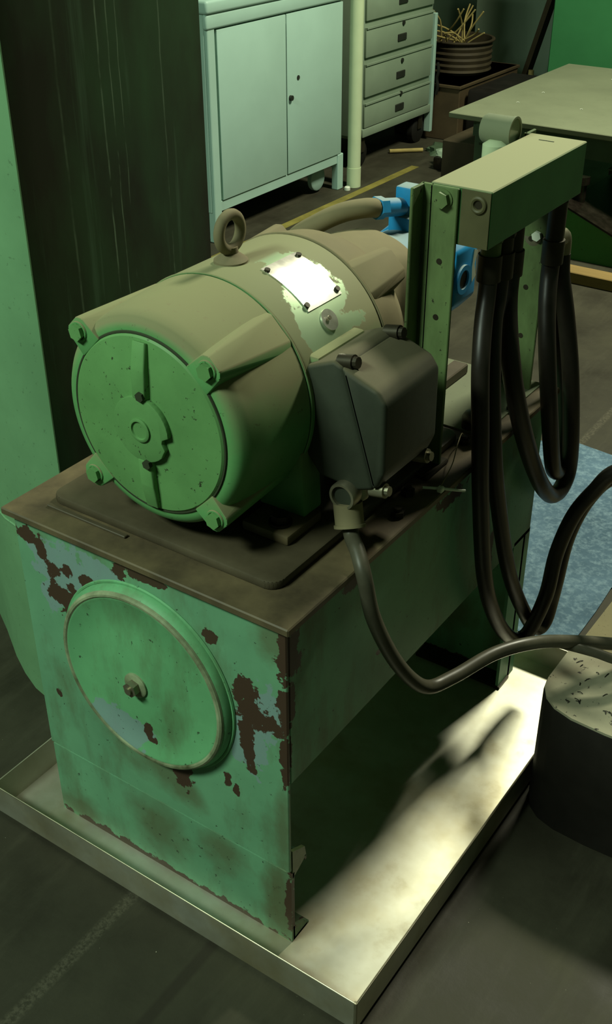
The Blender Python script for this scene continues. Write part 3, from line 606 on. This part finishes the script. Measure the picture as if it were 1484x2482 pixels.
# bench vise-like casting half hidden behind the manifold
t = thing('metal_casting', 'oily dark metal casting with a pale ragged top on the floor behind the manifold', 'casting', (-1.93, 4.1, FZ))
obj('casting_body', MB().box((-2.00, 4.06, FZ), (-1.84, 4.24, .05), .012), 'oily', t)
m = MB(); t_ = bmesh.new(); bmesh.ops.create_icosphere(t_, subdivisions=3, radius=1)
for v in t_.verts:
    k2 = 1+.2*math.sin(6*v.co.x+1)*math.sin(5*v.co.y)+.1*math.sin(11*v.co.y); v.co = Vector((-1.92+v.co.x*.10*k2, 4.14+v.co.y*.09*k2, .048+max(0, v.co.z)*.03*k2))
obj('rag_top', m.add(t_), 'panel', t)

# ------------------------------------------------------------------ crate, ribbed drum with sticks
t = thing('brown_crate', 'brown sheet metal crate below the ribbed drum', 'crate', (-2.3, 4.9, FZ))
obj('crate_body', MB().box((-2.54, 4.60, FZ), (-2.15, 5.30, .27), .004, 1), 'brown', t)
obj('crate_rim', MB().box((-2.545, 4.59, .255), (-2.143, 5.31, .27), .002, 1), 'brown', t)
t = thing('ribbed_drum', 'dark brown ribbed drum full of sticks standing on the crate', 'drum', (-2.36, 4.98, .27))
pr_ = [(.27, .0), (.27, .165)]
for i in range(5): pr_ += [(.285+i*.03, .178), (.297+i*.03, .171)]
pr_ += [(.43, .185), (.440, .185), (.440, .172), (.36, .165), (.36, 0)]
obj('drum_shell', MB().lathe(pr_, (-2.36, 4.98, 0), 'z', 48), 'drum', t)
obj('drum_rim', MB().torus((-2.36, 4.98, .436), .182, .007, 'z', 48, 8), 'drum', t)
rs = random.Random(11)
for i in range(16):
    a = rs.uniform(0, 2*PI); b = rs.uniform(0, 2*PI)
    p0 = Vector((-2.40+.07*math.cos(a), 4.96+.07*math.sin(a), .372+.004*i)); p1 = Vector((-2.40+rs.uniform(.16, .24)*math.cos(b), 4.97+rs.uniform(.16, .24)*math.sin(b), .46+rs.uniform(.0, .16)))
    mid = (p0+p1)/2+Vector((rs.uniform(-.03, .03), rs.uniform(-.03, .03), rs.uniform(-.01, .04)))
    o = obj('dry_stick', MB().tube([p0, mid, p1], .0045, 7, True, 4), 'stick'); tag(o, 'thin straw coloured stick poking out of the ribbed drum', 'stick', 'sticks in the ribbed drum')
o = obj('dark_bin', MB().box((-2.13, 4.64, FZ), (-1.62, 5.17, .255), .02), 'block_side'); tag(o, 'black low bin on the floor beside the brown crate', 'bin')
# boards and panels at the back
t = thing('wall_panel', 'pale grey green sheet panel standing against the back wall', 'panel', (-2.5, 6.05, FZ))
obj('panel_sheet', MB().box((-2.80, 6.02, .03), (-1.9, 6.06, 1.7), .004, 1), 'panel', t)
obj('panel_foot', MB().box((-2.80, 6.0, FZ), (-1.9, 6.08, .03)), 'brown', t)
o = obj('leaning_plank', MB().hull([(-2.30, 5.58, FZ), (-2.27, 5.58, FZ), (-2.30, 5.66, FZ), (-2.27, 5.66, FZ), (-1.965, 5.58, 1.2), (-1.935, 5.58, 1.2), (-1.965, 5.66, 1.2), (-1.935, 5.66, 1.2)]), 'brown'); tag(o, 'brown plank leaning against the side of the green locker', 'plank')
o = obj('plastic_bottle', MB().lathe([(FZ, .04), (FZ+.006, .045), (.14, .045), (.18, .03), (.20, .016), (.225, .016), (.225, 0)], (-2.12, 5.42, 0), 'z', 24), 'stick'); tag(o, 'pale yellowish bottle standing by the leaning plank', 'bottle')
t = thing('green_locker', 'vivid green steel locker behind the dusty bench', 'locker', (-1.3, 5.4, FZ))
obj('locker_body', MB().box((-1.93, 5.2, FZ), (-.4, 5.7, 1.8), .006, 1), 'green_panel', t)
obj('locker_seam', MB().box((-1.30, 5.197, .05), (-1.296, 5.201, 1.75)), 'green_panel', t)

# ------------------------------------------------------------------ bench, green machine base, board
t = thing('work_bench', 'bench with a dusty grey steel plate top behind the manifold', 'bench', (-.7, 3.95, FZ))
obj('bench_top', MB().box((-1.555, 3.345, .428), (.25, 4.57, .45), .003, 1), 'table', t)
obj('bench_apron', MB().box((-1.44, 3.375, .34), (.20, 3.40, .428)), 'table_frame', t)
obj('bench_apron', MB().box((-1.46, 3.39, .36), (-1.435, 4.50, .428)), 'table_frame', t)
for x, y in ((-1.46, 3.41), (-1.46, 4.44), (.14, 3.41), (.14, 4.44)): obj('leg', MB().box((x, y, FZ), (x+.05, y+.05, .428), .003, 1), 'table_frame', t)
o = obj('sheet_box', MB().box((-1.72, 3.62, FZ), (-1.48, 4.3, .26), .004, 1), 'drum'); tag(o, 'brown rusty sheet box beside the bench leg', 'box')
rs = random.Random(5)
for i in range(10):
    x = rs.uniform(-1.4, -.8); y = rs.uniform(3.45, 4.4)
    obj('metal_chip', MB().tube([(x-.006, y, .451), (x, y+.004, .453), (x+.006, y, .451)], .0015, 5, True, 2), 'white', t)
t = thing('machine_base', 'bright green machine base with a black oily sloping deck under the bench', 'machine', (-.6, 3.4, FZ))
obj('base_body', MB().prism([(-.965, FZ), (.1, FZ), (.1, .0), (-.60, .045), (-.755, .109), (-.962, .190)], 'y', 3.23, 3.75), 'machine', t)
obj('oily_deck', MB().hull([(x, y, z+dz) for (x, z) in ((-.968, .192), (-.59, .043)) for y in (3.222, 3.75) for dz in (0, .008)]), 'oily', t)
obj('spindle_post', MB().cyl((-.950, 3.34, .18), (-.950, 3.34, .27), .026, 20).cyl((-.950, 3.34, .255), (-.950, 3.34, .285), .036, 20), 'oily', t)
t = thing('parts_box', 'olive box with a pale folded sheet on top under the bench', 'box', (-.8, 3.85, FZ))
obj('box_body', MB().box((-1.0, 3.78, FZ), (-.5, 4.1, .20), .004, 1), 'brown', t)
obj('folded_sheet', MB().box((-1.0, 3.77, .20), (-.48, 4.1, .206)).box((-.97, 3.775, .214), (-.5, 4.08, .22)), 'table', t)
o = obj('wooden_board', MB().box((-.86, 2.98, FZ), (.2, 3.06, .03), .003, 1), 'wood'); tag(o, 'worn wooden board on the floor in front of the green machine base', 'board')
